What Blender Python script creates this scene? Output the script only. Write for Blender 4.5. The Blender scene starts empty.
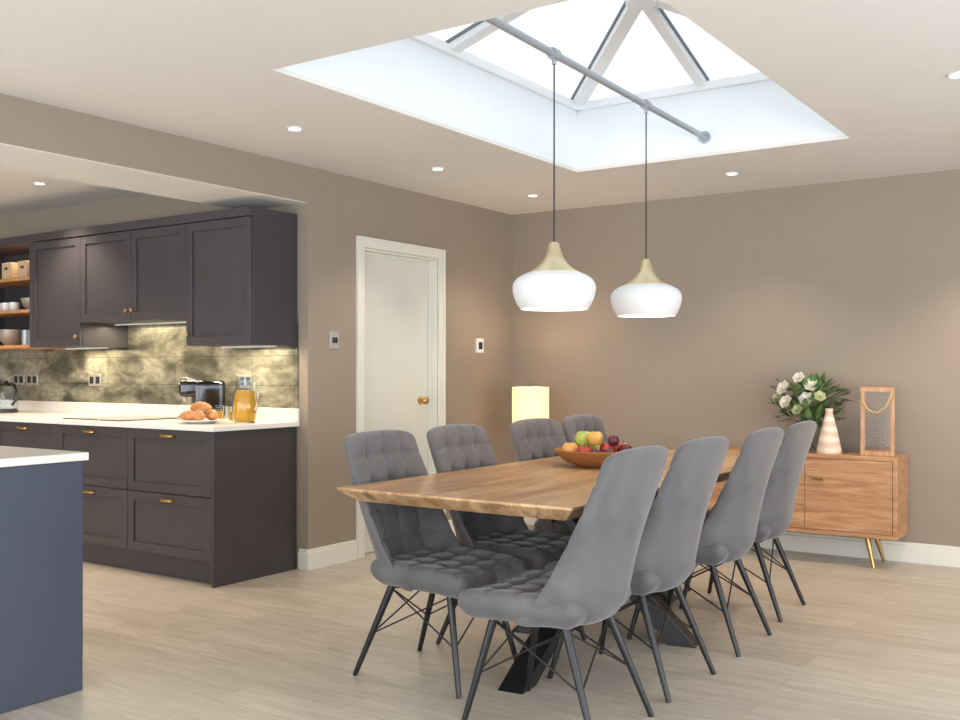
import bpy, bmesh, math, random
from mathutils import Vector, Matrix
random.seed(4)
S=bpy.context.scene
COL=S.collection
S.view_settings.view_transform='Standard'

# ------------------------------------------------------------ materials
def lin(r,g,b):
    f=lambda c:(c/255/12.92) if c/255<=0.04045 else ((c/255+0.055)/1.055)**2.4
    return (f(r),f(g),f(b),1.0)
def mulc(c,k): return (min(c[0]*k,1),min(c[1]*k,1),min(c[2]*k,1),1)
def base(name):
    m=bpy.data.materials.new(name); m.use_nodes=True
    nt=m.node_tree; return m,nt,nt.nodes,nt.links,nt.nodes['Principled BSDF']
def coords(nt,scale=(1,1,1)):
    tc=nt.nodes.new('ShaderNodeTexCoord'); mp=nt.nodes.new('ShaderNodeMapping')
    mp.inputs['Scale'].default_value=scale
    nt.links.new(tc.outputs['Object'],mp.inputs['Vector']); return mp.outputs['Vector']
def ramp(nt,fac,c1,c2,p1=0.3,p2=0.7):
    r=nt.nodes.new('ShaderNodeValToRGB'); r.color_ramp.elements[0].color=c1; r.color_ramp.elements[1].color=c2
    r.color_ramp.elements[0].position=p1; r.color_ramp.elements[1].position=p2
    nt.links.new(fac,r.inputs['Fac']); return r.outputs['Color']
def noise(nt,vec,scale,detail=3,dist=0.0):
    n=nt.nodes.new('ShaderNodeTexNoise'); n.inputs['Scale'].default_value=scale
    n.inputs['Detail'].default_value=detail; n.inputs['Distortion'].default_value=dist
    nt.links.new(vec,n.inputs['Vector']); return n.outputs['Fac']
def mixmul(nt,a,b,fac=1.0):
    m=nt.nodes.new('ShaderNodeMix'); m.data_type='RGBA'; m.blend_type='MULTIPLY'
    m.inputs[0].default_value=fac; nt.links.new(a,m.inputs[6]); nt.links.new(b,m.inputs[7]); return m.outputs[2]
def bumpn(nt,h,bs,strength,dist=0.01):
    b=nt.nodes.new('ShaderNodeBump'); b.inputs['Strength'].default_value=strength; b.inputs['Distance'].default_value=dist
    nt.links.new(h,b.inputs['Height']); nt.links.new(b.outputs['Normal'],bs.inputs['Normal'])
def plain(name,rgb,rough=.5,metal=0,var=.05,scale=6,bump=0,bscale=80,sheen=0,trans=0,coat=0,emis=0,ecol=None,ior=None,spec=None):
    m,nt,N,L,bs=base(name); c=lin(*rgb); v=coords(nt)
    col=ramp(nt,noise(nt,v,scale),mulc(c,1-var),mulc(c,1+var))
    L.new(col,bs.inputs['Base Color'])
    bs.inputs['Roughness'].default_value=rough; bs.inputs['Metallic'].default_value=metal
    bs.inputs['Sheen Weight'].default_value=sheen; bs.inputs['Transmission Weight'].default_value=trans
    bs.inputs['Coat Weight'].default_value=coat
    if ior: bs.inputs['IOR'].default_value=ior
    if spec is not None: bs.inputs['Specular IOR Level'].default_value=spec
    if emis:
        bs.inputs['Emission Color'].default_value=lin(*(ecol or rgb)); bs.inputs['Emission Strength'].default_value=emis
    if bump: bumpn(nt,noise(nt,v,bscale,4),bs,bump,.004)
    return m
def wood(name,c1,c2,stretch=(1,14,14),scale=1.5,rough=.45,plank=None,pax=0,bump=.1,knots=None):
    m,nt,N,L,bs=base(name); v=coords(nt,stretch)
    col=ramp(nt,noise(nt,v,scale,7,1.2),lin(*c1),lin(*c2),.32,.68)
    fine=ramp(nt,noise(nt,v,scale*7,4,.3),(.84,.83,.82,1),(1,1,1,1),.35,.6)
    col=mixmul(nt,col,fine)
    if plank:
        tc=N.new('ShaderNodeTexCoord'); sp=N.new('ShaderNodeSeparateXYZ'); L.new(tc.outputs['Object'],sp.inputs[0])
        d=N.new('ShaderNodeMath'); d.operation='DIVIDE'; d.inputs[1].default_value=plank; L.new(sp.outputs[pax],d.inputs[0])
        fl=N.new('ShaderNodeMath'); fl.operation='FLOOR'; L.new(d.outputs[0],fl.inputs[0])
        wn=N.new('ShaderNodeTexWhiteNoise'); wn.noise_dimensions='1D'; L.new(fl.outputs[0],wn.inputs['W'])
        pc=ramp(nt,wn.outputs['Value'],(.76,.73,.69,1),(1,1,1,1),0,1); col=mixmul(nt,col,pc)
    if knots:
        vo=N.new('ShaderNodeTexVoronoi'); vo.inputs['Scale'].default_value=1; L.new(coords(nt,knots),vo.inputs['Vector'])
        col=mixmul(nt,col,ramp(nt,vo.outputs['Distance'],(.30,.20,.13,1),(1,1,1,1),.03,.13))
    L.new(col,bs.inputs['Base Color']); bs.inputs['Roughness'].default_value=rough
    if bump: bumpn(nt,noise(nt,v,scale*5,4),bs,bump,.003)
    return m
def floor_mat():
    m,nt,N,L,bs=base('pale_oak_floor'); v=coords(nt)
    b=N.new('ShaderNodeTexBrick'); b.offset=.37; b.inputs['Scale'].default_value=1
    b.inputs['Brick Width'].default_value=1.25; b.inputs['Row Height'].default_value=.185
    b.inputs['Mortar Size'].default_value=.0014; b.inputs['Mortar Smooth'].default_value=.4; b.inputs['Bias'].default_value=0
    b.inputs['Color1'].default_value=lin(202,194,182); b.inputs['Color2'].default_value=lin(190,181,168)
    b.inputs['Mortar'].default_value=lin(160,149,135); L.new(v,b.inputs['Vector'])
    ad=N.new('ShaderNodeVectorMath'); ad.operation='MULTIPLY_ADD'; ad.inputs[1].default_value=(30,30,30)
    L.new(b.outputs['Color'],ad.inputs[0]); L.new(coords(nt,(1.1,10,1)),ad.inputs[2])
    g=ramp(nt,noise(nt,ad.outputs[0],2.0,9,1.4),(.78,.76,.73,1),(1.03,1.03,1.03,1),.3,.7)
    g2=ramp(nt,noise(nt,coords(nt,(2,50,1)),3,4,.2),(.88,.87,.86,1),(1,1,1,1),.35,.6)
    L.new(mixmul(nt,mixmul(nt,b.outputs['Color'],g),g2),bs.inputs['Base Color'])
    bs.inputs['Roughness'].default_value=.34; bumpn(nt,noise(nt,coords(nt,(2,50,1)),3,4),bs,.08,.002)
    return m
def splash_mat():
    m,nt,N,L,bs=base('antique_bronze_stone_tile')
    tc=N.new('ShaderNodeTexCoord'); sp=N.new('ShaderNodeSeparateXYZ'); cb=N.new('ShaderNodeCombineXYZ')
    L.new(tc.outputs['Object'],sp.inputs[0]); L.new(sp.outputs[0],cb.inputs[0]); L.new(sp.outputs[2],cb.inputs[1])
    b=N.new('ShaderNodeTexBrick'); b.offset=.5; b.inputs['Scale'].default_value=1
    b.inputs['Brick Width'].default_value=.75; b.inputs['Row Height'].default_value=.19
    b.inputs['Mortar Size'].default_value=.002; b.inputs['Color1'].default_value=(1,1,1,1); b.inputs['Color2'].default_value=(.74,.74,.73,1)
    b.inputs['Mortar'].default_value=(.34,.33,.30,1); L.new(cb.outputs[0],b.inputs['Vector'])
    mp=N.new('ShaderNodeMapping'); mp.inputs['Scale'].default_value=(1,1,2.0); L.new(tc.outputs['Object'],mp.inputs['Vector'])
    c=ramp(nt,noise(nt,mp.outputs['Vector'],3.4,10,.5),lin(92,90,78),lin(190,186,164),.38,.66)
    c2=ramp(nt,noise(nt,mp.outputs['Vector'],16,7,.3),(.7,.69,.67,1),(1,1,1,1),.38,.6)
    L.new(mixmul(nt,mixmul(nt,c,c2),b.outputs['Color']),bs.inputs['Base Color'])
    bs.inputs['Metallic'].default_value=.3; bs.inputs['Roughness'].default_value=.3
    bumpn(nt,noise(nt,tc.outputs['Object'],25,3),bs,.1,.002); return m
def wicker(name,c1,c2,scale=60,bump=.5):
    m,nt,N,L,bs=base(name); tc=N.new('ShaderNodeTexCoord')
    w=N.new('ShaderNodeTexWave'); w.wave_type='BANDS'; w.bands_direction='Z'; w.inputs['Scale'].default_value=scale; w.inputs['Distortion'].default_value=3
    L.new(tc.outputs['Object'],w.inputs['Vector'])
    L.new(ramp(nt,w.outputs['Fac'],lin(*c1),lin(*c2),.2,.8),bs.inputs['Base Color']); bs.inputs['Roughness'].default_value=.7
    if bump: bumpn(nt,w.outputs['Fac'],bs,bump,.004)
    return m
def velvet_mat():
    m,nt,N,L,bs=base('charcoal_grey_velvet'); v=coords(nt)
    c=ramp(nt,noise(nt,v,3.5,4,.8),lin(84,81,84),lin(104,101,103),.35,.65)
    L.new(c,bs.inputs['Base Color']); bs.inputs['Roughness'].default_value=.8
    bs.inputs['Sheen Weight'].default_value=.3; bs.inputs['Sheen Roughness'].default_value=.4
    bumpn(nt,noise(nt,v,300,3),bs,.08,.002); return m
def pane_mat(name='clear_window_glass',gl=.012):
    m=bpy.data.materials.new(name); m.use_nodes=True; nt=m.node_tree; nt.nodes.clear()
    o=nt.nodes.new('ShaderNodeOutputMaterial'); t=nt.nodes.new('ShaderNodeBsdfTransparent'); g=nt.nodes.new('ShaderNodeBsdfGlossy')
    g.inputs['Roughness'].default_value=.02; mx=nt.nodes.new('ShaderNodeMixShader'); mx.inputs[0].default_value=gl
    nt.links.new(t.outputs[0],mx.inputs[1]); nt.links.new(g.outputs[0],mx.inputs[2]); nt.links.new(mx.outputs[0],o.inputs[0]); return m
def shade_mat():
    m=bpy.data.materials.new('glowing_fabric_shade'); m.use_nodes=True; nt=m.node_tree; nt.nodes.clear()
    o=nt.nodes.new('ShaderNodeOutputMaterial'); d=nt.nodes.new('ShaderNodeBsdfDiffuse'); t=nt.nodes.new('ShaderNodeBsdfTranslucent')
    e=nt.nodes.new('ShaderNodeEmission'); e.inputs[0].default_value=lin(255,226,180); e.inputs[1].default_value=.3
    c=ramp(nt,noise(nt,coords(nt),90,2),lin(240,226,200),lin(250,238,214)); nt.links.new(c,d.inputs[0]); nt.links.new(c,t.inputs[0])
    mx=nt.nodes.new('ShaderNodeMixShader'); mx.inputs[0].default_value=.4
    nt.links.new(d.outputs[0],mx.inputs[1]); nt.links.new(t.outputs[0],mx.inputs[2])
    a=nt.nodes.new('ShaderNodeAddShader'); nt.links.new(mx.outputs[0],a.inputs[0]); nt.links.new(e.outputs[0],a.inputs[1])
    nt.links.new(a.outputs[0],o.inputs[0]); return m

M=dict(
 wall=plain('taupe_wall_paint',(150,137,123),.75,var=.015,scale=2,bump=.03,bscale=200),
 ceil=plain('ceiling_paint',(222,219,215),.8,var=.01,bump=.02,bscale=150),
 white=plain('white_upstand_paint',(230,236,241),.6,var=.01),
 bar=plain('white_glazing_bar',(232,235,238),.45,var=.02),
 gasket=plain('grey_glazing_gasket',(120,126,132),.5,var=.05),
 trim=plain('off_white_gloss_trim',(226,224,214),.4,var=.015),
 door=plain('sage_white_door_paint',(216,217,208),.4,var=.015),
 floor=floor_mat(), splash=splash_mat(),
 cab=plain('charcoal_cabinet_paint',(61,58,62),.42,var=.04),
 isl=plain('slate_blue_paint',(64,69,84),.5,var=.05),
 quartz=plain('white_quartz',(230,227,221),.25,var=.02,scale=30),
 brass=plain('brushed_brass',(200,165,105),.3,metal=1,var=.05),
 gold=plain('satin_champagne_metal',(222,208,170),.33,metal=.85,var=.04),
 steel=plain('galvanised_steel',(170,177,185),.4,metal=.5,var=.08,scale=30),
 chrome=plain('brushed_chrome',(190,188,184),.3,metal=.7,var=.04),
 silver=plain('satin_silver_plate',(186,184,180),.35,metal=.3,var=.03),
 black=plain('black_powder_coat',(24,24,27),.4,var=.1),
 gloss=plain('black_gloss_plastic',(14,14,16),.15,var=.05,coat=.5),
 velvet=velvet_mat(),
 enamel=plain('white_enamel',(226,228,230),.35,var=.01),
 bulb=plain('warm_bulb',(255,240,210),.5,emis=6),
 led=plain('led_lens',(255,245,225),.5,emis=10),
 oak=wood('oak_table_wood',(172,126,88),(228,190,146),(12,1.1,12),1.6,.30,plank=.13,pax=0,knots=(4.2,1.7,4.2)),
 side=wood('acacia_sideboard_wood',(166,116,80),(208,160,118),(1,12,14),2.0,.45),
 sideD=wood('dark_walnut_wood',(100,66,44),(140,98,66),(1,12,14),2.0,.45),
 shelf=wood('oak_shelf_wood',(170,118,72),(205,152,100),(1,14,14),2,.5),
 lant=wood('lantern_wood',(172,126,92),(210,168,130),(14,14,1.5),3,.6),
 wick=wicker('brown_wicker',(120,72,36),(190,130,75),55),
 wickL=wicker('pale_wicker',(180,150,115),(228,205,170),70),
 shade=shade_mat(), pane=pane_mat(), lpane=pane_mat('lantern_glass',.005),
 glass=plain('clear_glass',(245,250,250),.02,var=0,trans=1,ior=1.3),
 juice=plain('orange_juice',(240,172,40),.3,var=.04,emis=.06),
 leaf=plain('green_leaf',(88,118,64),.5,var=.45,scale=14),
 petal=plain('white_petal',(240,236,222),.5,var=.04),
 bud=plain('green_white_bud',(200,208,160),.5,var=.1),
 coral=wicker('cream_and_blush_ceramic',(216,186,164),(230,214,198),5,0),
 rope=plain('jute_rope',(190,160,120),.9,var=.2,scale=80),
 red=plain('red_apple_skin',(170,52,44),.3,var=.4,scale=18,coat=.3),
 green=plain('green_apple_skin',(165,180,84),.3,var=.2,scale=18,coat=.3),
 yel=plain('yellow_apple_skin',(214,160,84),.35,var=.25,scale=14),
 plum=plain('dark_plum_skin',(80,28,40),.35,var=.2),
 stem=plain('brown_stem',(80,60,35),.8),
 croi=plain('baked_croissant',(190,134,84),.5,var=.35,scale=25),
 plate=plain('white_china',(240,238,234),.2,var=.01,coat=.4),
 dark=plain('near_black_socket',(30,30,32),.5),
)

# ------------------------------------------------------------ mesh builder
class B:
    def __init__(s): s.bm=bmesh.new()
    def box(s,x0,x1,y0,y1,z0,z1):
        v=[s.bm.verts.new(p) for p in [(x0,y0,z0),(x1,y0,z0),(x1,y1,z0),(x0,y1,z0),(x0,y0,z1),(x1,y0,z1),(x1,y1,z1),(x0,y1,z1)]]
        for f in [(0,3,2,1),(4,5,6,7),(0,1,5,4),(1,2,6,5),(2,3,7,6),(3,0,4,7)]: s.bm.faces.new([v[i] for i in f])
        return s
    def beam(s,p0,p1,w,h,up=(0,0,1)):
        p0=Vector(p0);p1=Vector(p1);t=(p1-p0).normalized();a=t.cross(Vector(up)).normalized();b=a.cross(t).normalized()
        v=[]
        for p in (p0,p1):
            for i,j in ((-1,-1),(1,-1),(1,1),(-1,1)): v.append(s.bm.verts.new(p+a*w/2*i+b*h/2*j))
        for f in [(0,1,2,3),(7,6,5,4),(0,4,5,1),(1,5,6,2),(2,6,7,3),(3,7,4,0)]: s.bm.faces.new([v[i] for i in f])
        return s
    def tube(s,pts,r,n=8,closed=False,flat=1.0):
        pts=[Vector(p) for p in pts]; k=len(pts); rs=r if isinstance(r,(list,tuple)) else [r]*k
        rings=[]; ref=None
        for i,p in enumerate(pts):
            if closed: t=pts[(i+1)%k]-pts[i-1]
            else: t=pts[min(i+1,k-1)]-pts[max(i-1,0)]
            t.normalize()
            if ref is None:
                ref=Vector((0,0,1)) if abs(t.z)<.9 else Vector((1,0,0))
            a=t.cross(ref).normalized(); b=a.cross(t).normalized(); ref=b
            rings.append([s.bm.verts.new(p+(a*math.cos(2*math.pi*j/n)+b*flat*math.sin(2*math.pi*j/n))*rs[i]) for j in range(n)])
        for i in range(k if closed else k-1):
            A=rings[i];C=rings[(i+1)%k]
            for j in range(n): s.bm.faces.new([A[j],A[(j+1)%n],C[(j+1)%n],C[j]])
        if not closed:
            s.bm.faces.new(rings[0][::-1]); s.bm.faces.new(rings[-1])
        return s
    def rod(s,p0,p1,r0,r1=None,n=12): return s.tube([p0,p1],[r0,r1 if r1 is not None else r0],n)
    def lathe(s,prof,n=32,c=(0,0,0)):
        rings=[]
        for r,z in prof:
            if r<1e-5: rings.append([s.bm.verts.new((c[0],c[1],c[2]+z))])
            else: rings.append([s.bm.verts.new((c[0]+r*math.cos(2*math.pi*j/n),c[1]+r*math.sin(2*math.pi*j/n),c[2]+z)) for j in range(n)])
        for A,C in zip(rings,rings[1:]):
            for j in range(n):
                k=(j+1)%n
                if len(A)==1 and len(C)==1: continue
                if len(A)==1: s.bm.faces.new([A[0],C[k],C[j]])
                elif len(C)==1: s.bm.faces.new([A[j],A[k],C[0]])
                else: s.bm.faces.new([A[j],A[k],C[k],C[j]])
        return s
    def rbox(s,c,size,r,seg,deform=None):
        h=[x/2 for x in size]; d={}
        def vert(i,j,k):
            key=(i,j,k)
            if key in d: return d[key]
            p=[-h[a]+2*h[a]*q/seg[a] for a,q in enumerate(key)]
            inn=Vector([max(-(h[a]-r),min(h[a]-r,p[a])) for a in range(3)]); v=Vector(p)-inn
            q=inn+(v.normalized()*r if v.length>1e-9 else v)
            if deform: q=Vector(deform(q))
            d[key]=s.bm.verts.new(q+Vector(c)); return d[key]
        nx,ny,nz=seg
        for i in range(nx):
            for j in range(ny):
                for k in (0,nz): s.bm.faces.new([vert(i,j,k),vert(i+1,j,k),vert(i+1,j+1,k),vert(i,j+1,k)])
        for i in range(nx):
            for k in range(nz):
                for j in (0,ny): s.bm.faces.new([vert(i,j,k),vert(i+1,j,k),vert(i+1,j,k+1),vert(i,j,k+1)])
        for j in range(ny):
            for k in range(nz):
                for i in (0,nx): s.bm.faces.new([vert(i,j,k),vert(i,j+1,k),vert(i,j+1,k+1),vert(i,j,k+1)])
        return s
    def done(s,name,mat,parent=None,bevel=0,loc=(0,0,0),rz=0,label=None,angle=40):
        bmesh.ops.recalc_face_normals(s.bm,faces=s.bm.faces)
        me=bpy.data.meshes.new(name); s.bm.to_mesh(me); s.bm.free()
        for p in me.polygons: p.use_smooth=True
        me.set_sharp_from_angle(angle=math.radians(angle))
        me.materials.append(M[mat]); o=bpy.data.objects.new(name,me); COL.objects.link(o)
        o.location=loc; o.rotation_euler=(0,0,rz)
        if parent: o.parent=parent
        if bevel:
            b=o.modifiers.new('bevel','BEVEL'); b.width=bevel; b.segments=2; b.limit_method='ANGLE'
        if label: o['label']=label
        return o
def thing(name,label,cat,loc=(0,0,0),rz=0,group=None):
    e=bpy.data.objects.new(name,None); e.empty_display_size=.1; COL.objects.link(e)
    e.location=loc; e.rotation_euler=(0,0,rz); e['label']=label; e['category']=cat
    if group: e['group']=group
    return e
def tag(o,label,cat,group=None):
    o['label']=label;o['category']=cat
    if group:o['group']=group
    return o
def struct(o,label,cat='structure'): o['kind']='structure'; o['label']=label; o['category']=cat; return o
def clone(o,loc=None,rz=None,parent=None):
    c=o.copy(); COL.objects.link(c)
    if parent: c.parent=parent
    if loc is not None: c.location=loc
    if rz is not None: c.rotation_euler=(0,0,rz)
    for ch in list(o.children): clone(ch,parent=c)
    return c
def light(name,kind,loc,energy,color,parent=None,**kw):
    l=bpy.data.lights.new(name,kind); l.energy=energy; l.color=color
    o=bpy.data.objects.new(name,l); COL.objects.link(o); o.location=loc
    if 'rot' in kw: o.rotation_euler=kw.pop('rot')
    for k,v in kw.items(): setattr(l,k,v)
    if parent: o.parent=parent
    return o

# ------------------------------------------------------------ room shell
XL,YB,H=-4.39,6.94,2.50
KY,KX=4.575,-8.2
BX=-4.93; BZ=2.273
XR,YN=2.3,-2.0
SX0,SX1,SY0,SY1=-3.10,-1.415,3.02,5.67
struct(B().box(KX,XR,YN,YB,-.1,0).done('floor','floor'),'pale oak plank floor','floor')
struct(B().box(XL-.12,XR+.12,YB,YB+.12,0,H).done('wall_back','wall'),'matt taupe painted wall','wall')
struct(B().box(XL-.12,XL,KY+.12,5.09,0,H).box(XL-.12,XL,5.92,YB,0,H).box(XL-.12,XL,5.09,5.92,2.05,H).done('wall_left','wall'),'taupe wall with a doorway','wall')
struct(B().box(KX,XL,KY,KY+.12,0,H).done('wall_kitchen_back','wall'),'taupe wall behind the kitchen units','wall')
struct(B().box(KX-.12,KX,YN,KY+.12,0,H).done('wall_kitchen_side','wall'),'taupe kitchen end wall','wall')
struct(B().box(BX,XL,YN,KY,BZ+.002,H).done('wall_bulkhead','wall'),'taupe boxed beam over the kitchen opening','wall')
struct(B().box(BX,XL-.001,YN,KY,BZ-.002,BZ+.002).done('trim_1','ceil'),'pale plastered underside of the beam','trim')
c=B().box(XL,SX0,YN,YB,H,H+.02).box(SX1,XR,YN,YB,H,H+.02).box(SX0,SX1,YN,SY0,H,H+.02).box(SX0,SX1,SY1,YB,H,H+.02)
struct(c.done('ceiling','ceil'),'white ceiling with a rectangular roof light opening','ceiling')
struct(B().box(KX,BX,YN,KY,2.48,2.52).done('ceiling_kitchen','ceil'),'white kitchen ceiling','ceiling')
struct(B().box(XR,XR+.12,YN,YB,2.2,H).box(XR,XR+.12,YN,YB,0,.02).box(XR,XR+.12,5.6,YB,.02,2.2).box(XR,XR+.12,YN,-1.6,.02,2.2).done('wall_right','wall'),'taupe wall with wide glazed opening','wall')
w=B()
for y in (-1.55,.2,1.98,3.76,5.54): w.box(XR+.03,XR+.09,y-.04,y+.04,.02,2.2)
struct(w.done('window_2','black'),'dark framed sliding glazed doors','window')
struct(B().box(KX,XR,YN-.12,YN,2.2,H).done('wall_front','wall'),'taupe wall with wide garden opening','wall')  # unseen wall; its opening runs on past the kitchen to let more light in
w=B()
for x in (-8.1,-6.6,-5.15,-3.3,-1.45,.4,2.26): w.box(x-.04,x+.04,YN-.09,YN-.03,0,2.2)  # frames on the kitchen side stand in the stretch opened up for light
struct(w.done('window_3','black'),'dark framed garden doors','window')
def bb(name,pts,th=.018,h=.13):
    b=B()
    for x0,x1,y0,y1 in pts:
        b.box(x0,x1,y0,y1,0,h-.02)
        sx=th*.45
        if x1-x0<=y1-y0+1e-6: b.box(x0,x1-sx,y0,y1,h-.02,h)
        else: b.box(x0,x1,y0+sx,y1,h-.02,h)
    return struct(b.done(name,'trim',bevel=.003),'off-white moulded baseboard','baseboard')
bb('baseboard_left',[(XL,XL+.018,KY-.018,5.02),(XL,XL+.018,5.99,YB-.018)])
bb('baseboard_back',[(XL,XR,YB-.018,YB)])
bb('baseboard_return',[(XL-.07,XL,KY-.018,KY)])
# skylight
ZK=2.89; ZR=3.19; xm=(SX0+SX1)/2; ya,yb=SY0+.85,SY1-.85
t=.08
up=B().box(SX0-t,SX0,SY0-t,SY1+t,H+.02,ZK).box(SX1,SX1+t,SY0-t,SY1+t,H+.02,ZK).box(SX0,SX1,SY0-t,SY0,H+.02,ZK).box(SX0,SX1,SY1,SY1+t,H+.02,ZK)
struct(up.done('trim_2','white'),'white painted upstand of the roof light','trim')
fr=B(); gk=B()
hz=ZK+.03
for p,q in [((SX0,SY0),(SX1,SY0)),((SX1,SY0),(SX1,SY1)),((SX1,SY1),(SX0,SY1)),((SX0,SY1),(SX0,SY0))]:
    fr.beam((p[0],p[1],ZK+.02),(q[0],q[1],ZK+.02),.05,.05)
def bar(p,q,w):
    fr.beam(p,q,w,.04)
    up_=Vector((0,0,.026)); gk.beam(Vector(p)+up_,Vector(q)+up_,w+.022,.012)
for cx,cy in ((SX0,SY0),(SX1,SY0)): bar((cx,cy,hz),(xm,ya,ZR),.08)
for cx,cy in ((SX0,SY1),(SX1,SY1)): bar((cx,cy,hz),(xm,yb,ZR),.08)
bar((xm,ya,ZR),(xm,yb,ZR),.08)
bar((xm,SY1,hz),(xm,yb,ZR),.06); bar((xm,SY0,hz),(xm,ya,ZR),.06)
for sx in (SX0,SX1): bar((sx,4.30,hz),(xm,4.30,ZR),.08)
fr.lathe([(0,-.05),(.08,-.05),(.08,.04),(0,.04)],20,(xm,yb,ZR)).lathe([(0,-.05),(.08,-.05),(.08,.04),(0,.04)],20,(xm,ya,ZR))
wf=struct(fr.done('window_1','bar',bevel=.004),'white framed hipped glass roof lantern','window')
gk.done('gasket','gasket',parent=wf)
g=B(); bm=g.bm
vs=[bm.verts.new(p) for p in [(SX0,SY0,hz+.05),(SX1,SY0,hz+.05),(SX1,SY1,hz+.05),(SX0,SY1,hz+.05),(xm,ya,ZR+.05),(xm,yb,ZR+.05)]]
for f in [(0,1,4),(1,2,5,4),(2,3,5),(3,0,4,5)]: bm.faces.new([vs[i] for i in f])
g.done('glass_pane','pane',parent=wf)
# door
ar=B().box(XL,XL+.018,5.022,5.09,0,2.12).box(XL,XL+.018,5.92,5.988,0,2.12).box(XL,XL+.018,5.09,5.92,2.05,2.12)
ar.box(XL+.018,XL+.026,5.022,5.04,0,2.12).box(XL+.018,XL+.026,5.97,5.988,0,2.12).box(XL+.018,XL+.026,5.04,5.97,2.102,2.12)
ar.box(XL-.12,XL,5.09,5.105,0,2.05).box(XL-.12,XL,5.905,5.92,0,2.05).box(XL-.12,XL,5.105,5.905,2.035,2.05)
ar.box(XL-.064,XL-.05,5.105,5.12,0,2.035).box(XL-.064,XL-.05,5.89,5.905,0,2.035).box(XL-.064,XL-.05,5.12,5.89,2.02,2.035)
struct(ar.done('trim_3','trim',bevel=.003),'off-white door architrave and lining','trim')
dr=struct(B().box(XL-.105,XL-.065,5.108,5.902,.006,2.032).done('door_1','door',bevel=.002),'plain off-white flush door with brass knob','door')
k=B().tube([(XL-.065,5.80,1.02),(XL-.03,5.80,1.02)],.01,12)
k.tube([(XL-.04,5.80,1.02),(XL-.03,5.80,1.02),(XL-.015,5.80,1.02),(XL-.003,5.80,1.02),(XL+.004,5.80,1.02)],[.012,.024,.029,.022,.006],16)
k.tube([(XL-.065,5.80,1.02),(XL-.06,5.80,1.02)],.03,20)
k.done('door_knob','brass',parent=dr)
o=thing('light_switch','satin silver double rocker light switch on taupe wall','light switch',(XL,4.81,1.43))
B().box(0,.008,-.043,.043,-.055,.055).done('plate','silver',o,.002)
B().box(.008,.014,-.022,-.004,-.018,.018).box(.008,.014,.004,.022,-.018,.018).done('rocker','dark',o,.001)
o=thing('thermostat','white square room thermostat with dark display','thermostat',(XL-.003,6.457,1.43))
B().box(0,.018,-.045,.045,-.055,.055).done('plate','enamel',o,.004)
B().box(.018,.021,-.025,.025,-.03,.025).done('display','dark',o,.002)

# ------------------------------------------------------------ downlights
warm=(1,.81,.60)
def mk_down(loc,e,lab='round recessed ceiling downlight, lit'):
    d=thing('downlight',lab,'ceiling light',loc,group='recessed ceiling downlights')
    B().lathe([(.030,-.001),(.044,-.001),(.044,-.006),(.034,-.009),(.030,-.004),(.030,-.001)],28).done('bezel','enamel',d)
    B().lathe([(0,-.0035),(.03,-.0035),(.03,-.0015),(0,-.0015)],24).done('lens','led',d)
    light('downlight_lamp','SPOT',(0,0,-.03),e,warm,d,spot_size=math.radians(105),spot_blend=.7,shadow_soft_size=.03)
    return d
d0=mk_down((-3.75,3.81,H),32)
for x,y in ((-3.757,5.07),(-3.767,6.23),(-2.293,6.25),(-.73,4.70)): clone(d0,(x,y,H))
d2=mk_down((-.73,6.25,H),80)
d1=mk_down((-6.17,3.90,2.48),80)
for x,y in ((-5.3,3.3),(-7.2,3.3),(-6.17,2.2),(-7.4,2.0),(-5.4,1.4)): clone(d1,(x,y,2.48))  # extra downlights out of view, added to brighten the kitchen

# ------------------------------------------------------------ kitchen
def shaker(x0,x1,z0,z1,y,fw=.055):
    b=B(); b.box(x0,x0+fw,y,y+.02,z0,z1).box(x1-fw,x1,y,y+.02,z0,z1).box(x0+fw,x1-fw,y,y+.02,z0,z0+fw).box(x0+fw,x1-fw,y,y+.02,z1-fw,z1)
    b.box(x0+fw,x1-fw,y+.010,y+.02,z0+fw,z1-fw); return b
FY=3.90
def base_cab(x0,x1,lab,end=False):
    t=thing('base_cabinet',lab,'kitchen cabinet',((x0+x1)/2,FY,0)); hw=(x1-x0)/2
    b=B().box(-hw,hw-(.02 if end else 0),.022,.66,.14,.889).box(-hw,hw-(.02 if end else 0),.07,.66,0,.14)
    if end: b.box(hw-.02,hw,0,.66,0,.889)
    b.done('body','cab',t,.002); r=hw-(.022 if end else .002)
    for z0,z1 in ((.145,.505),(.511,.885)):
        d=shaker(-hw+.002,r,z0,z1,0).done('drawer','cab',t,.002)
        hh=B().tube([(-.05,0,z1-.035),(-.05,-.022,z1-.035),(-.04,-.028,z1-.035),(.04,-.028,z1-.035),(.05,-.022,z1-.035),(.05,0,z1-.035)],.006,10)
        hh.box(-.052,.052,-.026,-.002,z1-.030,z1-.026).done('handle','brass',d)
    return t
base_cab(-5.25,-4.475,'dark charcoal base cabinet with two deep shaker drawers beside opening',True)
base_cab(-5.98,-5.25,'dark charcoal base cabinet with two shaker drawers under the hob')
base_cab(-6.71,-5.98,'dark charcoal base cabinet with two shaker drawers')
base_cab(-7.44,-6.71,'dark charcoal base cabinet with two shaker drawers')
base_cab(-8.17,-7.44,'dark charcoal base cabinet with two shaker drawers at end wall')
wt=thing('worktop','white quartz worktop with upstand along the kitchen run','worktop',(-6.3,4.25,.889))
B().box(-1.895,1.845,-.37,.322,0,.031).done('slab','quartz',wt,.003)
B().box(-1.895,1.845,.302,.322,.031,.111).done('upstand','quartz',wt,.002)
struct(B().box(KX,XL-.08,KY-.008,KY,1.0,1.62).done('trim_4','splash'),'mottled bronze grey tile splashback','splashback')
UY=4.18
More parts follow.
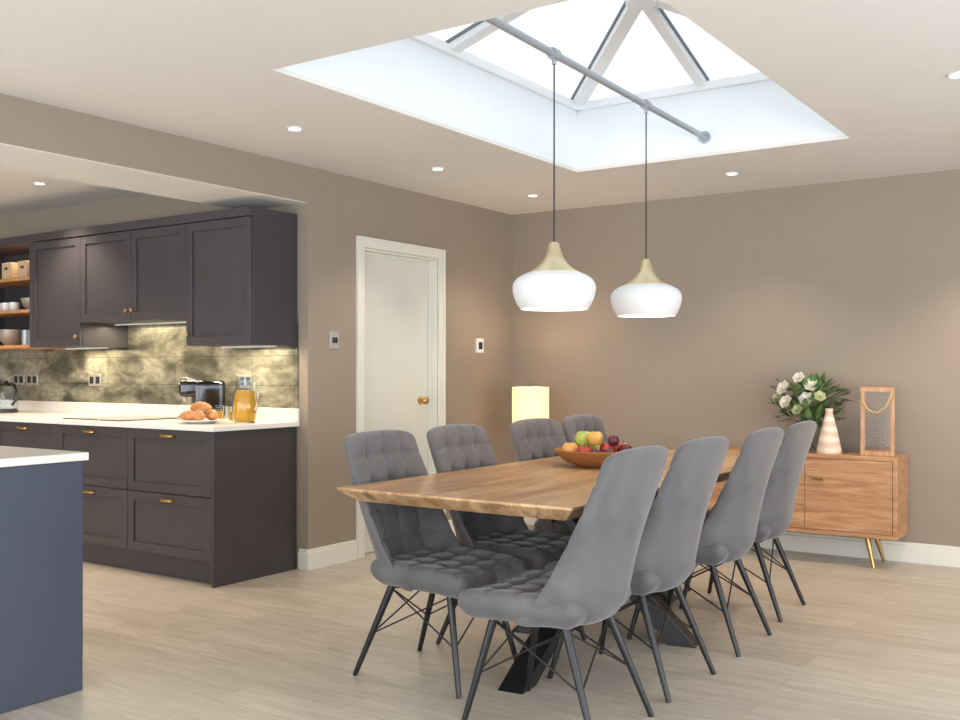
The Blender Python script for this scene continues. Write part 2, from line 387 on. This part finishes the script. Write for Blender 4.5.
def wall_cab(x0,x1,z0,z1,nd,lab,knob):
    t=thing('wall_cabinet',lab,'kitchen cabinet',((x0+x1)/2,UY,z0)); hw=(x1-x0)/2; h=z1-z0
    B().box(-hw,hw,.022,KY-UY-.009,0,h).box(-hw,hw,-.010,KY-UY-.009,h,h+.055).done('body','cab',t,.002)
    dw=2*hw/nd
    for i in range(nd):
        a=-hw+i*dw
        d=shaker(a+.002,a+dw-.002,.002,h-.004,0).done('door','cab',t,.002)
        kx=a+(.03 if knob[i]=='l' else dw-.03)
        B().tube([(kx,0,.07),(kx,-.01,.07),(kx,-.018,.07),(kx,-.026,.07),(kx,-.029,.07)],[.006,.006,.014,.013,.005],14).done('knob','brass',d)
    B().box(-hw+.05,hw-.05,.24,.26,-.009,-.0005).done('led_strip','enamel',t)
    light('strip_lamp','AREA',(0,.25,-.014),8*hw*2,(1,.82,.56),t,shape='RECTANGLE',size=2*hw-.12,size_y=.02)
    return t
wall_cab(-5.05,-4.475,1.39,2.155,1,'dark charcoal single door wall cabinet with brass knob','l')
wall_cab(-6.14,-5.05,1.56,2.155,2,'shorter dark charcoal double door wall cabinet above the hob','rl')
wall_cab(-6.72,-6.14,1.40,2.155,1,'dark charcoal single door wall cabinet beside open shelves','r')
su=thing('shelf_unit','dark open wall unit with lit oak shelves','shelving',(-7.21,UY,1.40)); hw=.49
B().box(-hw,-hw+.02,0,.386,0,.75).box(hw-.02,hw,0,.386,0,.75).box(-hw,hw,.37,.386,0,.75).box(-hw,hw,0,.386,.75,.81).done('body','cab',su,.002)
for z in (0,.255,.49): B().box(-hw+.02,hw-.02,.005,.37,z,z+.022).done('shelf','shelf',su,.002)
def basket(loc):
    t=thing('wicker_basket','small pale woven storage box on the oak shelf','basket',loc,group='storage boxes on the top shelf')
    B().box(-.06,.06,-.07,.07,0,.008).box(-.06,.06,-.07,-.062,.008,.13).box(-.06,.06,.062,.07,.008,.13).box(-.06,-.052,-.062,.062,.008,.13).box(.052,.06,-.062,.062,.008,.13).done('body','wickL',t,.004)
    B().box(-.02,.02,-.0725,-.0705,.075,.095).done('handle_slot','stem',t)
    return t
b0=basket((-7.17,4.33,1.9125)); clone(b0,(-6.96,4.33,1.9125))
def vesselobj(name,lab,cat,loc,prof,mat,group=None):
    o=B().lathe(prof,24).done(name,mat,loc=loc); return tag(o,lab,cat,group)
for i,x in enumerate((-7.36,-7.26,-7.16)):
    vesselobj('mug','small white china cup on the oak shelf','mug',(x,4.32,1.6775),[(0,0),(.026,0),(.036,.02),(.04,.07),(.037,.07),(.033,.02),(0,.008)],'plate','cups on the middle shelf')
vesselobj('silver_bowl','brushed steel footed bowl on the oak shelf','bowl',(-6.92,4.32,1.6775),[(0,0),(.03,0),(.065,.03),(.085,.09),(.081,.09),(.06,.035),(0,.01)],'chrome')
vesselobj('mixing_bowl','large brushed steel mixing bowl','bowl',(-7.22,4.34,1.4225),[(0,0),(.05,0),(.09,.04),(.11,.12),(.106,.12),(.086,.045),(0,.01)],'chrome')
for x in (-7.04,-6.96,-6.88):
    vesselobj('storage_jar','small steel spice jar with pale lid','jar',(x,4.34,1.4225),[(0,0),(.03,0),(.032,.05),(.03,.09),(.031,.095),(.031,.115),(0,.118)],'steel','spice jars on the lowest shelf')
WZ=.9205
hob=B().box(-.3,.3,-.25,.25,0,.006).done('induction_hob','gloss',loc=(-5.68,4.19,WZ),bevel=.002); tag(hob,'flat black glass induction hob set on white worktop','hob')
cm=thing('coffee_machine','compact black capsule coffee machine with chrome lever','coffee machine',(-5.14,4.36,WZ),rz=-.5)
B().rbox((0,.06,.13),(.13,.2,.25),.03,(10,12,14)).done('body','gloss',cm)
B().rbox((0,-.06,.2),(.11,.14,.11),.03,(10,10,10)).done('brew_head','gloss',cm)
B().box(-.05,.05,-.13,-.04,0.001,.03).done('drip_tray','chrome',cm,.004)
B().tube([(-.055,-.02,.245),(-.055,-.09,.27),(.055,-.09,.27),(.055,-.02,.245)],.006,8).done('lever','chrome',cm)
B().rod((0,-.09,.145),(0,-.09,.115),.016,.01).done('spout','chrome',cm)
jg=thing('juice_jug','clear glass jug of orange juice on the worktop','jug',(-4.62,4.27,WZ))
B().lathe([(0,0),(.06,0),(.074,.03),(.076,.1),(.065,.17),(.05,.22),(.058,.28),(.055,.28),(.047,.22),(.062,.17),(.072,.1),(.070,.03),(.057,.006),(0,.006)],28).done('body','glass',jg)
B().lathe([(0,.008),(.055,.008),(.069,.03),(.071,.1),(.061,.165),(.052,.195),(0,.195)],28).done('juice','juice',jg)
B().tube([(.052,0,.235),(.09,0,.235),(.115,0,.19),(.11,0,.11),(.085,0,.07),(.072,0,.07)],.007,8).done('handle','glass',jg)
pl=B().lathe([(0,0),(.08,0),(.09,.006),(.145,.018),(.144,.022),(.088,.011),(0,.008)],32).done('serving_plate','plate',loc=(-4.80,4.08,WZ)); tag(pl,'round white plate holding croissants','plate')
def croissant(loc,rz):
    t=thing('croissant','golden baked croissant on the white plate','pastry',loc,rz,group='croissants on the plate')
    pts=[];rs=[]
    for i in range(37):
        a=math.pi*(.08+.84*i/36); pts.append((.058*math.cos(a),.05*math.sin(a)-.03,.006*math.sin(math.pi*i/36))); s=i/36
        rs.append(.004+.026*math.sin(math.pi*s)**.8*(1+.16*abs(math.sin(s*math.pi*7))))
    b=B().tube(pts,rs,14); b.done('crust','croi',t); return t
c0=croissant((-4.875,4.06,WZ+.040),.3)
clone(c0,(-4.745,4.05,WZ+.040),2.4); clone(c0,(-4.80,4.15,WZ+.040),-.4); clone(c0,(-4.80,4.085,WZ+.090),1.0)
def glassj(loc):
    t=thing('drinking_glass','short tumbler part filled with orange juice','glass',loc,group='juice glasses on the worktop')
    B().lathe([(0,0),(.026,0),(.033,.10),(.031,.10),(.0245,.006),(0,.006)],24).done('body','glass',t)
    B().lathe([(0,.007),(.024,.007),(.028,.06),(0,.06)],20).done('juice','juice',t); return t
g0=glassj((-4.93,4.34,WZ)); clone(g0,(-4.82,4.36,WZ))
kt=thing('electric_kettle','glass and black electric kettle on the worktop','kettle',(-7.2,4.28,WZ))
B().lathe([(0,0),(.08,0),(.082,.03),(0,.03)],28).done('base','gloss',kt)
B().lathe([(.0,.031),(.076,.031),(.078,.08),(.06,.2),(.057,.2),(.074,.08),(.072,.035),(0,.035)],28).done('body','glass',kt)
B().lathe([(.0,.201),(.061,.201),(.055,.22),(.015,.226),(.012,.24),(0,.24)],28).done('lid','gloss',kt)
B().tube([(.055,0,.205),(.1,0,.21),(.125,0,.17),(.12,0,.09),(.078,0,.06)],.01,8).done('handle','gloss',kt)
def socket(x):
    t=thing('power_socket','chrome double power socket on the tiled splashback','socket',(x,KY-.008,1.165),group='chrome sockets on the splashback')
    B().box(-.073,.073,-.008,0,-.043,.043).done('plate','chrome',t,.002)
    for sx in (-.036,.036):
        B().box(sx-.022,sx+.022,-.0095,-.0078,-.026,.026).done('outlet','dark',t,.0005)
    return t
s0=socket(-6.52); clone(s0,(-4.93,KY-.008,1.165)); clone(s0,(-7.50,KY-.008,1.165)); clone(s0,(-7.32,KY-.008,1.165))
# island
isl=thing('kitchen_island','slate blue painted kitchen island with plain end panel','kitchen island',(-4.1,1.7,0))
B().box(-.62,.63,-.65,.675,0,.889).done('body','isl',isl,.003)
for x0 in (-.6,0):
    d=shaker(-.3,.295,.12,.87,0).done('door','isl',isl,.002); d.rotation_euler=(0,0,math.pi); d.location=(x0+.3,.696,0)
w2=B().box(-.65,.65,-.67,.695,0,.031).done('worktop','quartz',loc=(-4.11,1.7,.8895),bevel=.003); tag(w2,'white quartz worktop on the blue island','worktop')

# ------------------------------------------------------------ table
tb=thing('dining_table','solid oak plank dining table with black steel spider base','dining table',(-2.16,4.205,0))
hx,hy=.525,1.245
b=B();bm=b.bm
rings=[]
for z,ins in ((.78,.0),(.770,.0),(.724,.06)):
    rings.append([bm.verts.new((sx*(hx-ins),sy*(hy-ins),z)) for sx,sy in ((-1,-1),(1,-1),(1,1),(-1,1))])
bm.faces.new(rings[0]);bm.faces.new(rings[2][::-1])
for A,C in zip(rings,rings[1:]):
    for j in range(4): bm.faces.new([A[j],A[(j+1)%4],C[(j+1)%4],C[j]])
b.done('table_top','oak',tb,.002)
for fx,fy in ((.07,-.87),(.36,.1),(-.07,.87),(-.36,-.1)):
    top=Vector((-fx*.8,-fy*.55,.718)); ft=Vector((fx,fy,.0))
    l=B(); d=(ft-top); side=Vector((0,0,1)).cross(d).normalized()*.055
    th=Vector((d.x,d.y,0)).normalized()*.06
    v=[]
    for p in (ft,top):
        for a,c in ((-1,-1),(1,-1),(1,1),(-1,1)): v.append(l.bm.verts.new(p+side*a+th*c))
    for f in [(0,1,2,3),(7,6,5,4),(0,4,5,1),(1,5,6,2),(2,6,7,3),(3,7,4,0)]: l.bm.faces.new([v[i] for i in f])
    l.done('leg','black',tb,.003)
B().box(-.35,.35,-.55,.55,.715,.7235).done('mounting_plate','black',tb)

# ------------------------------------------------------------ chairs
def g(x,s): return math.exp(-(x/s)**2)
ch=thing('dining_chair','grey velvet dining chair, tufted back, splayed black metal legs','chair',(-2.465,3.325,0),-math.pi/2,group='grey velvet chairs round the dining table')
def seat_def(q):
    x,y,z=q
    tz=max(0,z/.055)
    if z>0:
        sx=max(g(x-a,.009) for a in (-.12,0,.12)); sy=max(g(y-a,.009) for a in (-.13,-.01,.11,.2))
        dx=max(g(x-a,.026) for a in (-.12,0,.12)); dy=max(g(y-a,.026) for a in (-.13,-.01,.11,.2))
        z+= - .009*max(sx,sy)*tz - .020*dx*dy*tz
        z+= -.012*math.cos(min(1,abs(x)/.24)*math.pi/2)
    if z<0:
        k=1-.12*(-z/.055); x*=k; y=y*k
    f=max(0,(y+.05)/.3); z-= .018*f*f
    x*=1-.04*f
    if y<-.05: x*=1-.10*min(1,(-y-.05)/.2)
    return (x,y,z)
B().rbox((0,.05,.430),(.49,.48,.11),.04,(60,60,8),seat_def).done('seat','velvet',ch,angle=180)
HB=.60
def back_def(q):
    x,y,z=q
    s=(z+HB/2)/HB; xn=x/.23
    if y>.012:
        f=min(1,(y-.012)/.012)
        X=(-.115,0,.115); Z=(-.12,-.01,.10,.21)
        sx=max(g(x-a,.009) for a in X); sz=max(g(z-a,.009) for a in Z)
        dx=max(g(x-a,.026) for a in X); dz=max(g(z-a,.026) for a in Z)
        y-= f*(.009*max(sx,sz)+.020*dx*dz)
        y+= f*.006*(1-xn*xn)
    wdt=1.06-.05*s-.03*max(0,s-.5)/.5
    k=1-max(0,.15-s)/.15*.06
    y*= 1.35-.55*s
    yc=-.195-.07*s-.06*s**2.0 + .05*max(0,(.18-s)/.18)**2
    w=abs(xn)**2.6*(.19*(1-s)**2+.016)
    z2=z-.018*abs(xn)**6*max(0,(s-.7)/.3)+.010*max(0,(s-.8)/.2)*(1-xn*xn)
    return (x*wdt*k,y+yc+w,z2)
B().rbox((0,0,.672),(.46,.055,HB),.026,(60,6,76),back_def).done('backrest','velvet',ch,angle=180)
legs=[]
for sx in (-1,1):
    for ty,fy in ((-.11,-.26),(.17,.26)):
        a=Vector((sx*.15,ty,.385)); f=Vector((sx*.215,fy,0)); legs.append((a,f))
        B().tube([a,a.lerp(f,.97),f],[.0155,.0105,.009],14).done('leg','black',ch)
wb=B()
def lp(i,t): return legs[i][0].lerp(legs[i][1],t)
for i,j in ((0,1),(1,3),(3,2),(2,0)):
    wb.rod(lp(i,.55),lp(j,.06),.0035,n=6); wb.rod(lp(j,.55),lp(i,.06),.0035,n=6)
wb.rod(lp(0,.05),lp(3,.05),.008,n=8); wb.rod(lp(1,.05),lp(2,.05),.008,n=8)
wb.done('wire_brace','black',ch)
for x,y,r in ((-2.465,3.89,-1.57),(-2.465,4.60,-1.60),(-2.465,5.13,-1.55),(-1.78,3.12,1.57),(-1.785,3.73,1.55),(-1.785,4.45,1.58),(-1.83,5.15,1.6)):
    clone(ch,(x,y,0),r)

# ------------------------------------------------------------ fruit bowl
BWX,BWY,TZ=-2.25,4.31,.7805
bowl=B().lathe([(0,0),(.09,0),(.10,.006),(.16,.03),(.20,.07),(.207,.078),(.203,.082),(.19,.074),(.15,.04),(.09,.016),(0,.014)],48).done('fruit_bowl','wick',loc=(BWX,BWY,TZ)); tag(bowl,'wide shallow brown wicker bowl on the dining table','bowl')
ap=[(0,-.024),(.01,-.03),(.02,-.033),(.031,-.022),(.037,0),(.034,.018),(.022,.031),(.009,.030),(0,.022)]
def fruit(kind,mat,lab,loc,s=1):
    t=thing(kind,lab,'fruit',loc,random.random()*6,group='fruit in the wicker bowl')
    B().lathe([(r*s,z*s) for r,z in ap],24).done('flesh',mat,t,angle=180)
    B().tube([(0,0,.02*s),(.002,0,.035*s),(.006,0,.044*s)],.0016,6).done('stem','stem',t); return t
frs=[('apple','green','green apple on top of the fruit pile',(-.07,.0,.128),1.15),('apple','red','red apple in the wicker bowl',(.05,.02,.08),1.1),('apple','yel','yellow apple in the wicker bowl',(-.11,-.06,.076),1.1),
('apple','red','red apple in the wicker bowl',(-.02,-.09,.066),1.05),('apple','green','green apple in the wicker bowl',(-.05,.10,.072),1.1),('apple','red','red apple in the wicker bowl',(.10,.09,.078),1.0),
('plum','plum','dark red plum in the wicker bowl',(.10,-.06,.066),.8),('plum','plum','dark red plum in the wicker bowl',(.15,.01,.082),.8),('apple','yel','yellow apple on the fruit pile',(.01,-.03,.135),1.0),('plum','plum','dark red plum in the wicker bowl',(.055,-.115,.068),.8),('plum','red','small red plum in the wicker bowl',(-.12,.03,.068),.8),('plum','plum','dark red plum on the fruit pile',(.09,.0,.125),.75)]
for k,m,l,p,s in frs: fruit(k,m,l,(BWX+p[0],BWY+p[1],TZ+p[2]),s)

# ------------------------------------------------------------ pendants and rail
RZ=lambda y:2.61+(5.67-y)*.018
PX=xm+.013
rl=thing('suspension_rail','grey galvanised steel rail spanning the roof light','rail',(PX,SY0,RZ(SY0)))
B().rod((0,.002,0),(0,SY1-SY0-.002,RZ(SY1)-RZ(SY0)),.017,n=16).done('pole','steel',rl)
for y,s in ((0.001,1),(SY1-SY0-.001,-1)):
    z=RZ(SY0+y)-RZ(SY0); B().tube([(0,y,z),(0,y+.012*s,z)],.036,20).tube([(0,y+.012*s,z),(0,y+.04*s,z)],.023,16).done('flange','steel',rl)
def pendant(y,zb):
    L=RZ(y)-zb
    t=thing('pendant_lamp','white enamel bell pendant with champagne metal neck','pendant light',(PX,y,zb),group='pendants over the dining table')
    B().lathe([(.150,0),(.164,.02),(.177,.05),(.184,.08),(.185,.10),(.180,.118),(.166,.136),(.142,.151),(.118,.161),(.116,.158),(.140,.147),(.163,.132),(.176,.115),(.181,.10),(.180,.08),(.173,.05),(.160,.02),(.146,0),(.150,0)],56).done('lamp_shade','enamel',t)
    B().lathe([(.1185,.1612),(.098,.171),(.075,.187),(.055,.208),(.040,.234),(.031,.260),(.026,.280),(.023,.290),(.012,.298),(0,.299)],48).done('neck_cap','gold',t)
    B().rod((0,0,.295),(0,0,L-.02),.0035,n=8).done('cord','black',t)
    B().tube([(0,-.022,L),(0,.022,L)],.026,16).rod((0,0,L-.02),(0,0,L-.045),.01,n=10).done('rail_clamp','steel',t)
    B().lathe([(0,.03),(.02,.036),(.03,.06),(.024,.085),(.014,.105),(.014,.14),(0,.14)],20).done('bulb','bulb',t)
    light('pendant_light_source','POINT',(0,0,.02),6,(1,.85,.68),t,shadow_soft_size=.04)
pendant(3.895,1.510); pendant(4.855,1.522)

# ------------------------------------------------------------ sideboard
sb=thing('sideboard','warm wood retro sideboard with drawers and brass legs','sideboard',(-2.09,6.74,0))
W,D,z0,z1=.725,.165,.19,.70
B().box(-W,W,-D,D+.01,z1-.025,z1).box(-W,W,-D,D+.01,z0,z0+.025).box(-W,-W+.025,-D,D+.01,z0+.025,z1-.025).box(W-.025,W,-D,D+.01,z0+.025,z1-.025).box(-W+.025,W-.025,-D+.02,D+.01,z0+.025,z1-.025).done('body','side',sb,.003)
for x0,x1,kx in ((-W+.028,-.185,-.25),(.165,W-.028,.25)):
    d=B().box(x0,x1,-D+.001,-D+.018,z0+.028,z1-.028).done('door','side',sb,.002)
    B().box(kx-.035,kx+.035,-D-.010,-D+.001,.535,.55).done('handle','brass',d,.002)
for i in range(3):
    a=z0+.028+i*.153
    d=B().box(-.182,.162,-D+.001,-D+.018,a,a+.149).done('drawer','side',sb,.002)
    B().box(-.045,.025,-D-.010,-D+.001,a+.1,a+.113).done('handle','brass',d,.002)
for sx in (-1,1):
    for sy in (-1,1):
        B().rod((sx*(W-.19),sy*.10,z0),(sx*(W-.14),sy*.14,0),.019,.009,14).done('leg','brass',sb)
SZ=.7005
va=thing('glass_vase','clear glass vase with water holding white flowers','vase',(-1.955,6.77,SZ))
B().lathe([(0,0),(.055,0),(.07,.02),(.074,.1),(.064,.19),(.078,.24),(.075,.24),(.061,.19),(.071,.1),(.066,.022),(0,.012)],28).done('body','glass',va)
bq=thing('flower_bouquet','loose bouquet of white lilies and roses with green leaves','flowers',(-1.955,6.77,SZ+.013))
st=B()
for i in range(18):
    a=i*2.4; r=.05+.17*((i*0.37)%1); tip=Vector((r*math.cos(a)*1.15,r*math.sin(a)*.55,.33+.13*((i*.61)%1)-.25*r))
    st.tube([(.03*math.cos(a+2),.03*math.sin(a+2),.003),(.035*math.cos(a),.035*math.sin(a),.19),tip*.8+Vector((0,0,.04)),tip],.003,6)
st.done('stems','leaf',bq)
lf=B()
for i in range(210):
    a=random.random()*2*math.pi; r=.02+.18*random.random()**.7
    base_=Vector((r*math.cos(a)*1.05,r*math.sin(a)*.5,.20+.24*random.random()-.35*r*r))
    d=Vector((math.cos(a)*1.1,math.sin(a)*.5,random.uniform(-.3,1.1))).normalized(); ln=random.uniform(.05,.11); wd=ln*.22
    if (base_+d*ln).y>.155: d.y*=-.3; d.normalize()
    s=d.cross(Vector((0,0,1))).normalized(); n=s.cross(d)
    p=[base_,base_+d*ln*.35+s*wd-n*.004,base_+d*ln*.7+s*wd*.8,base_+d*ln,base_+d*ln*.7-s*wd*.8,base_+d*ln*.35-s*wd-n*.004]
    m1=base_+d*ln*.5-n*.008
    vv=[lf.bm.verts.new(q) for q in p]; c=lf.bm.verts.new(m1)
    for j in range(6): lf.bm.faces.new([vv[j],vv[(j+1)%6],c])
o=lf.done('foliage','leaf',bq,angle=180); o['kind']='stuff'
def flower(tip,s,mat):
    f=B(); out=Vector((tip.x,tip.y-.08,.12)).normalized()
    q=Vector((0,0,1)).rotation_difference(out).to_matrix()
    for lay,(rr,hh,n) in enumerate(((1,.35,6),(.7,.7,5),(.4,.9,4))):
        for k in range(n):
            a=2*math.pi*k/n+lay*.5; ca,sa=math.cos(a),math.sin(a)
            def P(u,w):
                rad=s*rr*(.1+.9*u); h=s*hh*(u**.7)*.9; wid=s*.55*rr*math.sin(math.pi*min(.97,.12+u*.85))*w
                return tip+q@Vector((ca*rad-sa*wid,sa*rad+ca*wid,h+.15*s*abs(w)))
            gr=[[f.bm.verts.new(P(u,w)) for w in (-1,0,1)] for u in (0,.35,.7,1)]
            for i in range(3):
                for j in range(2): f.bm.faces.new([gr[i][j],gr[i][j+1],gr[i+1][j+1],gr[i+1][j]])
    f.lathe([(0,0),(.12*s,.1*s),(.1*s,.5*s),(0,.6*s)],8,tuple(tip))
    f.done('flower',mat,bq,angle=180)
for i,(x,z,s,m) in enumerate(((-.13,.40,.055,'petal'),(-.11,.31,.05,'petal'),(.04,.42,.05,'petal'),(.10,.35,.04,'bud'),(-.18,.34,.035,'bud'),(-.03,.47,.042,'petal'),(.01,.33,.052,'petal'),(-.04,.26,.04,'bud'))):
    flower(Vector((x,-.09-.02*(i%2),z)),s,m)
cv=B().lathe([(0,0),(.076,0),(.08,.01),(.066,.08),(.046,.17),(.028,.24),(.022,.27),(.026,.29),(.022,.29),(.018,.26),(0,.25)],32).done('cone_vase','coral',loc=(-1.80,6.68,SZ)); tag(cv,'cream and blush conical ceramic vase beside the flowers','vase')
ln=thing('lantern','tall natural wood candle lantern with rope handle','lantern',(-1.515,6.745,SZ),rz=.2)
h=.43;a=.1;pw=.026
b=B().box(-a,a,-a,a,0,.028).box(-a,a,-a,a,h-.028,h)
for sx in (-1,1):
    for sy in (-1,1): b.box(min(sx*a,sx*(a-pw)),max(sx*a,sx*(a-pw)),min(sy*a,sy*(a-pw)),max(sy*a,sy*(a-pw)),.028,h-.028)
b.done('frame','lant',ln,.002)
ip=a-pw
B().box(-ip,ip,-a+.010,-a+.013,.028,h-.028).box(-ip,ip,a-.013,a-.010,.028,h-.028).box(-a+.010,-a+.013,-ip,ip,.028,h-.028).box(a-.013,a-.010,-ip,ip,.028,h-.028).done('glass_pane','lpane',ln)
B().tube([(-.087,-.106,h-.03),(-.088,-.115,h-.09),(-.05,-.12,h-.145),(0,-.12,h-.16),(.05,-.12,h-.12),(.08,-.115,h-.05),(.087,-.106,h-.01)],.007,8).done('rope_handle','rope',ln)

# ------------------------------------------------------------ lamp on side table
sx,sy=-3.95,6.50
stt=thing('side_table','small round dark side table in the corner','side table',(sx,sy,0))
B().lathe([(0,.50),(.2,.50),(.205,.51),(.2,.52),(0,.52)],36).done('table_top','sideD',stt)
for i in range(3):
    a=i*2.094+.4; B().rod((.12*math.cos(a),.12*math.sin(a),.5),(.18*math.cos(a),.18*math.sin(a),0),.014,.009).done('leg','black',stt)
tl=thing('table_lamp','table lamp with glowing cream drum shade','lamp',(sx,sy,.5205))
B().lathe([(0,0),(.07,0),(.072,.012),(.02,.02),(.014,.05),(.035,.09),(.05,.15),(.035,.2),(.012,.235),(.01,.30),(0,.30)],28).done('base','enamel',tl)
B().lathe([(.139,.27),(.139,.59),(.136,.59),(.136,.27),(.139,.27)],48).done('lamp_shade','shade',tl)
B().lathe([(0,.30),(.02,.32),(.028,.35),(.018,.39),(0,.40)],16).done('bulb','bulb',tl)
light('table_lamp_source','POINT',(0,0,.45),13,(1,.72,.44),tl,shadow_soft_size=.05)
light('shelf_lamp','AREA',(-7.2,4.3,2.13),2.5,(1,.75,.5),None,shape='RECTANGLE',size=.8,size_y=.03)

# ------------------------------------------------------------ daylight
W_=bpy.data.worlds.new('sky'); S.world=W_; W_.use_nodes=True
nt=W_.node_tree; bg=nt.nodes['Background']
tc=nt.nodes.new('ShaderNodeTexCoord')
c=ramp(nt,noise(nt,tc.outputs['Generated'],2,4),(.87,.935,1,1),(.97,.985,1,1),.35,.65)
nt.links.new(c,bg.inputs[0]); bg.inputs[1].default_value=1.15
light('daylight_side','AREA',(XR+.3,2.0,1.15),245,(.88,.945,1),None,rot=(0,math.radians(90),0),shape='RECTANGLE',size=2.1,size_y=7.0)
light('daylight_garden','AREA',(-2.9,YN-.3,1.15),330,(.89,.95,1),None,rot=(math.radians(90),0,0),shape='RECTANGLE',size=10.0,size_y=2.1)  # area lamp outside the opening, extended over the kitchen to brighten it

# ------------------------------------------------------------ camera
cd=bpy.data.cameras.new('camera'); cd.sensor_width=36; cd.lens=1010/960*36; cd.shift_y=10/960
co=bpy.data.objects.new('camera',cd); COL.objects.link(co); co.location=(0,0,1.24)
co.rotation_euler=(math.radians(90),0,math.radians(34.15)); S.camera=co
